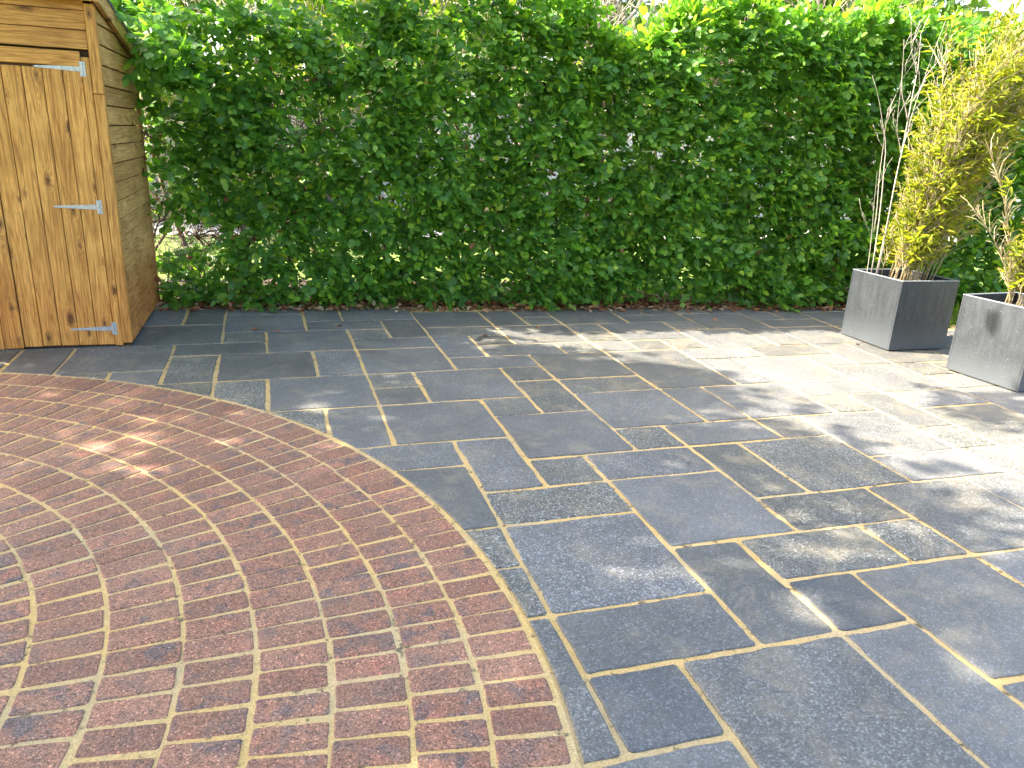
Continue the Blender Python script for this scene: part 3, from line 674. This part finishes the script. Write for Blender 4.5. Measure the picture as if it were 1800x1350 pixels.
# ------------------------------------------------------------------ bamboo
def bezier(p, q, r, n): return [tuple((1-t)**2*np.array(p)+2*t*(1-t)*np.array(q)+t*t*np.array(r)) for t in np.linspace(0, 1, n)]
def bamboo(name_label, base, culms, seed, dens, zs):
    rs = np.random.default_rng(seed); c = base
    t = troot('bamboo', name_label, 'bamboo', (c[0], c[1], 1.65), 'bamboo plants in the planters')
    P, D, N, L, Rr = [], [], [], [], []; tw = MB()
    for (bx, by, tx, ty, tz, r, leafy) in culms:
        p = (c[0]+bx, c[1]+by, 1.6); e = (c[0]+tx, c[1]+ty, tz); m_ = (p[0]+(e[0]-p[0])*.30, p[1]+(e[1]-p[1])*.3, 1.6+(tz-1.6)*.62)
        pts = bezier(p, m_, e, 15); b = MB(); rv = random.uniform(.2, .9)
        rad = [r*(1-.72*k/14) for k in range(15)]
        b.tube(pts, rad, 6, rv)
        for k in range(1, 14, 2):
            a = np.array(pts[k]); d = nrmz(np.array(pts[k+1])-a); b.tube([a-d*.02, a+d*.02], [rad[k]*1.35]*2, 6, rv*.6)
        b.build('culm', M_culm, t, smooth=True)
        # side twigs with leaves
        for k in range(2, 15):
            a = np.array(pts[k-1]); b2 = np.array(pts[min(k, 14)]); dd = nrmz(b2-a) if k < 15 else dd
            for _ in range(rs.integers(4, 8)):
                o = a+(b2-a)*rs.random(); s = rs.normal(0, 1, 3); s[2] = abs(s[2])*.6; s = nrmz(s)
                dv = nrmz(dd*.9+s*.75); ll = rs.uniform(.45, 1.15)*zs; e2 = o+dv*ll+np.array([.12, 0, -.06])
                md = o+dv*ll*.5+np.array([0, 0, .05]); tw.tube([o, md, e2], [.0075, .006, .004], 3, rs.uniform(.3, 1))
                if rs.random() > leafy*dens*.8: continue
                nlv = rs.integers(6, 12)
                for j in range(nlv):
                    q_ = o+(e2-o)*rs.uniform(.25, 1.02); P.append(q_)
                    d = dv*.8+rs.normal(0, .55, 3)+np.array([0, 0, -.25]); D.append(d); N.append(np.array([rs.normal(0, .6), rs.normal(-.3, .5), 1.]))
                    L.append(rs.uniform(.14, .34)); Rr.append(np.clip(rs.normal(.6, .2), 0, 1))
    tw.build('twigs', M_culm, t, kind='stuff')
    P = np.array(P); n = len(P)
    V, F = leaves(P, np.array(D), np.array(N), np.array(L), np.full(n, .105), BT, BF, curl=rs.uniform(.5, 2.5, n))
    link('foliage', mesh('foliage', (V-np.array([c[0], c[1], 1.65]))*U, F, M_bamboo, None, np.repeat(np.array(Rr), len(BT))), t, kind='stuff')
    return t
cl = []
for k in range(40):
    f = (k+.5)/40; f = f+random.gauss(0, .04)
    bx = -.55+f*1.15; tx = .15+3.8*f+random.gauss(0, .2); tz = 6.1+2.2*math.sin(f*2.5)+random.gauss(0, .35)
    if random.random() < .3: tz -= random.uniform(.8, 2.2); tx *= .8
    cl.append((bx, random.uniform(-.45, .45), tx, random.uniform(-1.1, .9), tz, random.uniform(.010, .021), max(.30, 1.0-.8*f)))
bamboo('dense bushy bamboo with yellow green leaves in the planter nearer the hedge', PC1, cl, 3, 1.0, 1)
cl = []
for k in range(26):
    f = (k+.5)/26; cl.append((-.5+f*1.0, random.uniform(-.4, .4), -.5+3.0*f+random.gauss(0, .2), random.uniform(-1., .6), random.uniform(4.6, 7.8), random.uniform(.009, .016), .8))
cl.append((-.35, .1, -1.9, .3, 5.2, .022, .05)); cl.append((-.25, .1, -2.0, .2, 3.9, .017, .08))
bamboo('sparser bamboo with tan canes in the planter at the right edge', PC2, cl, 8, 1., .6)
# low fresh shoots on planter two's soil
# bare shrub
sh = troot('bare_shrub', 'leafless pale branching stems at the left of the bushy bamboo', 'shrub', (13.15, 11.3, 1.65))
def stem(pts, r, kids=()):
    b = MB(); n = 12; P_ = np.array(pts); tt = np.linspace(0, len(pts)-1, n)
    Q_ = [tuple(np.array([np.interp(t, range(len(pts)), P_[:, k]) for k in range(3)])+np.array([.02*math.sin(t*4), 0, 0])) for t in tt]
    r *= .68; b.tube(Q_, [r*(1-.8*k/(n-1)) for k in range(n)], 6, .95)
    for k in range(3):
        i = random.randint(4, 10); d = nrmz(np.array(Q_[i])-np.array(Q_[i-1])); s = 1 if random.random() < .5 else -1
        branch(b, Q_[i], d*.8+np.array([s*.5, random.gauss(0, .2), .2]), random.uniform(.3, .7), r*.3, 1, .9, .35, .3, 4, 2, .004, .1)
    b.build('stem', M_twig, sh, smooth=True)
Y = 11.3
for pts, r in (([(13.3, Y, 1.65), (13.3, Y, 3.9), (13.28, Y, 5.4), (13.3, Y, 7.0), (13.15, Y, 7.9), (13.3, Y, 8.45)], .034),
               ([(13.25, Y, 1.65), (13.2, Y-.1, 4.6), (13.28, Y-.1, 6.2), (13.75, Y-.1, 8.3)], .026), ([(13.28, Y, 5.9), (12.95, Y, 6.5), (12.64, Y, 7.8)], .026),
               ([(13.28, Y, 7.0), (13.0, Y, 7.5), (12.73, Y, 8.3)], .02), ([(13.1, Y, 1.65), (12.95, Y, 4.0), (12.72, Y, 5.3), (12.38, Y, 6.1), (11.9, Y, 6.9)], .028),
               ([(12.9, Y, 3.0), (12.78, Y, 4.2), (12.62, Y, 5.4), (12.6, Y, 6.2)], .02), ([(13.28, Y, 6.3), (13.6, Y, 7.0), (13.95, Y, 7.5)], .018), ([(12.95, Y, 1.65), (12.8, Y, 3.4), (12.6, Y, 4.6)], .016), ([(13.3, Y, 5.0), (13.02, Y, 5.6), (12.8, Y, 6.9)], .02)):
    stem(pts, r)

# ------------------------------------------------------------------ beyond the hedge
def tree(name, label, x, y, h, cr, n, seed, ls=.7, low=.25, rmean=.5, mat=None):
    rs = np.random.default_rng(seed); t = troot(name, label, 'tree', (x, y, -.2)); b = MB()
    b.tube([(x, y, -.3), (x+.1*h*rs.normal(0, .2), y, h*.35), (x+rs.normal(0, .3), y, h*.8)], [h*.022, h*.017, h*.005], 9, 0)
    b.build('trunk', M_bark, t, smooth=True); b = MB()
    cl_ = []
    for k in range(11):
        z0 = h*rs.uniform(low, .7); a = rs.uniform(0, 6.28); L = cr*rs.uniform(.6, 1.)
        e = (x+math.cos(a)*L, y+math.sin(a)*L, z0+L*rs.uniform(.2, .8)); b.tube(bezier((x, y, z0), (x+math.cos(a)*L*.5, y+math.sin(a)*L*.5, z0+L*.1), e, 6), [h*.008, h*.007, h*.006, h*.005, h*.003, h*.002], 5)
    b.build('limbs', M_bark, t, smooth=True)
    nc = 60; th = rs.uniform(0, 6.28, nc); u = rs.uniform(-1, 1, nc); rr_ = rs.uniform(.45, 1, nc)**.6
    cz = h*(low+1)/2; hz = h*(1-low)/2
    cc = np.c_[x+np.cos(th)*np.sqrt(1-u*u)*cr*rr_, y+np.sin(th)*np.sqrt(1-u*u)*cr*rr_, cz+u*hz*rr_]
    i = rs.integers(0, nc, n); P_ = cc[i]+rs.normal(0, 1, (n, 3))*cr*.17
    V, F = leaves(P_, rs.normal(0, 1, (n, 3))+[0, 0, -.3], rs.normal(0, 1, (n, 3))+[0, 0, .6], rs.uniform(.6, 1.2, n)*ls, np.full(n, .9), BT, BF)
    link('crown', mesh('crown', (V-np.array([x, y, -.2]))*U, F, mat or M_bleaf, None, np.repeat(np.clip(rs.normal(rmean, .22, n), 0, 1), len(BT))), t, kind='stuff')
tree('tree', 'dark green tree rising beyond the middle of the hedge', 19, 62, 26, 8, 9000, 31, .9, .1, .2)
tree('tree', 'pale leafy tree beyond the left part of the hedge by the shed', -14, 44, 24, 9, 6500, 32, .8, .12, .7)
tree('tree', 'loose green tree beyond the hedge above the bare stems', 43, 66, 27, 10, 9000, 33, .9, .15, .2)
tree('tree', 'feathery green tree against the sky at the upper right', 64, 70, 27, 10, 6000, 34, .9, .1, .2)
tree('tree', 'broad light green tree beyond the hedge left of its dip', 3, 52, 25, 9, 6500, 35, .8, .1, .65)
sh2 = []
for k, (x, y, r_, lab) in enumerate([(-20, 33, 3.2, 'low sunlit shrub on the lawn seen behind the shed'), (-1, 41.5, 3.6, 'rounded shrub beside the far path left of the gap'), (10, 42, 3.4, 'rounded shrub beside the far path behind the gap'), (24, 42, 3.8, 'rounded shrub beside the far path at the right')]):
    n = 2200; t = troot('shrub', lab, 'shrub', (x, y, -.2)); a = nrmz(rng.normal(0, 1, (n, 3))); a[:, 2] = abs(a[:, 2])
    P_ = np.array([x, y, .1])+a*r_*np.array([1.2, 1, 1.])*(rng.uniform(.6, 1, (n, 1)))*(1+.15*np.sin(a[:, :1]*7)); V, F = leaves(P_, rng.normal(0, 1, (n, 3)), a+rng.normal(0, .5, (n, 3)), rng.uniform(.3, .6, n), np.full(n, .9), BT, BF)
    link('foliage', mesh('foliage', (V-np.array([x, y, -.2]))*U, F, M_bleaf, None, np.repeat(rng.uniform(.2, .9, n), len(BT))), t, kind='stuff')
    b = MB(); [branch(b, (x, y, -.2), (random.gauss(0, .5), random.gauss(0, .5), 1), r_*.9, .08, 1, .2) for _ in range(4)]; b.build('stems', M_twig, t)
gw = troot('garden_wall', 'long pale rendered wall far beyond the lawn behind the hedge', 'wall', (10, 47, -.2))
part('wall', M_wall, lambda b: b.box(-60, 90, 46.8, 47.6, -.2, 6.2), gw); part('coping', M_path, lambda b: b.box(-60.1, 90.1, 46.6, 47.8, 6.204, 6.5, .05), gw)

GAPS = [(-5.7, 7.2, 0.95), (-6.0, 4.9, 0.85), (-4.9, 4.3, 0.8), (-6.0, 3.2, 0.8), (-2.0, 4.6, 0.85), (-2.7, 1.4, 0.6), (-4.2, 1.2, 0.6), (-1.1, -0.5, 0.6), (-2.5, 9.4, 0.85), (7.6, 1.6, 1.3), (5.4, 2.3, 0.9)]
# large tree left of the view whose crown dapples the patio
rs = np.random.default_rng(77); tx0, ty0 = -22., 10.
t = troot('shade_tree', 'large tree outside the left of the view shading the patio', 'tree', (tx0, ty0, -.2))
b = MB(); b.tube([(tx0, ty0, -.3), (tx0+.3, ty0, 6), (tx0+1, ty0, 13), (tx0+2.5, ty0+.5, 21)], [.9, .7, .55, .2], 10); b.build('trunk', M_bark, t, smooth=True)
NCL = 800; cl_ = []
while len(cl_) < NCL:
    gx, gy, h = rs.uniform(-19, 14.5), rs.uniform(-14, 12.4), rs.uniform(14.5, 23)
    edge = 6.2+.25*max(0, 7-gy)+.35*max(0, 2-gy)      # where the crown's shadow starts to break up
    if gy > 11.2+random.gauss(0, .4): continue
    pr = 1. if gx < edge-1 else max(0., 1-(gx-edge+1)/(2.4 if gy > 5 else 3.0))**1.3*.7+.06*(gy < 7.5)
    if gx > 4 and gy > 9.7: pr *= .05
    if rs.random() > pr: continue
    if any((gx-a)**2+((gy-b_)*1.0)**2 < r_*r_ for a, b_, r_ in GAPS): continue
    cl_.append((gx-1.05*h, gy+.35*h, h))
cl_ = np.array(cl_); b = MB()
for c in cl_[::9]:
    s0 = (tx0+1+(c[2]-12)*.1, ty0, min(c[2]-3, 18)); b.tube(bezier(s0, ((s0[0]+c[0])/2, (s0[1]+c[1])/2, c[2]-1.5), tuple(c), 7), np.linspace(.16, .03, 7), 5)
b.build('limbs', M_bark, t, smooth=True)
n = NCL*52; i = rs.integers(0, NCL, n); P_ = cl_[i]+rs.normal(0, 1, (n, 3))*[.75, .75, .5]
V, F = leaves(P_, rs.normal(0, 1, (n, 3))+[0, 0, -.3], rs.normal(0, .7, (n, 3))+SUN*1.0, rs.uniform(.35, .62, n), np.full(n, .95), BT, BF)
link('crown', mesh('crown', (V-np.array([tx0, ty0, -.2]))*U, F, M_bleaf, None, np.repeat(rs.uniform(0, .6, n), len(BT))), t, kind='stuff')
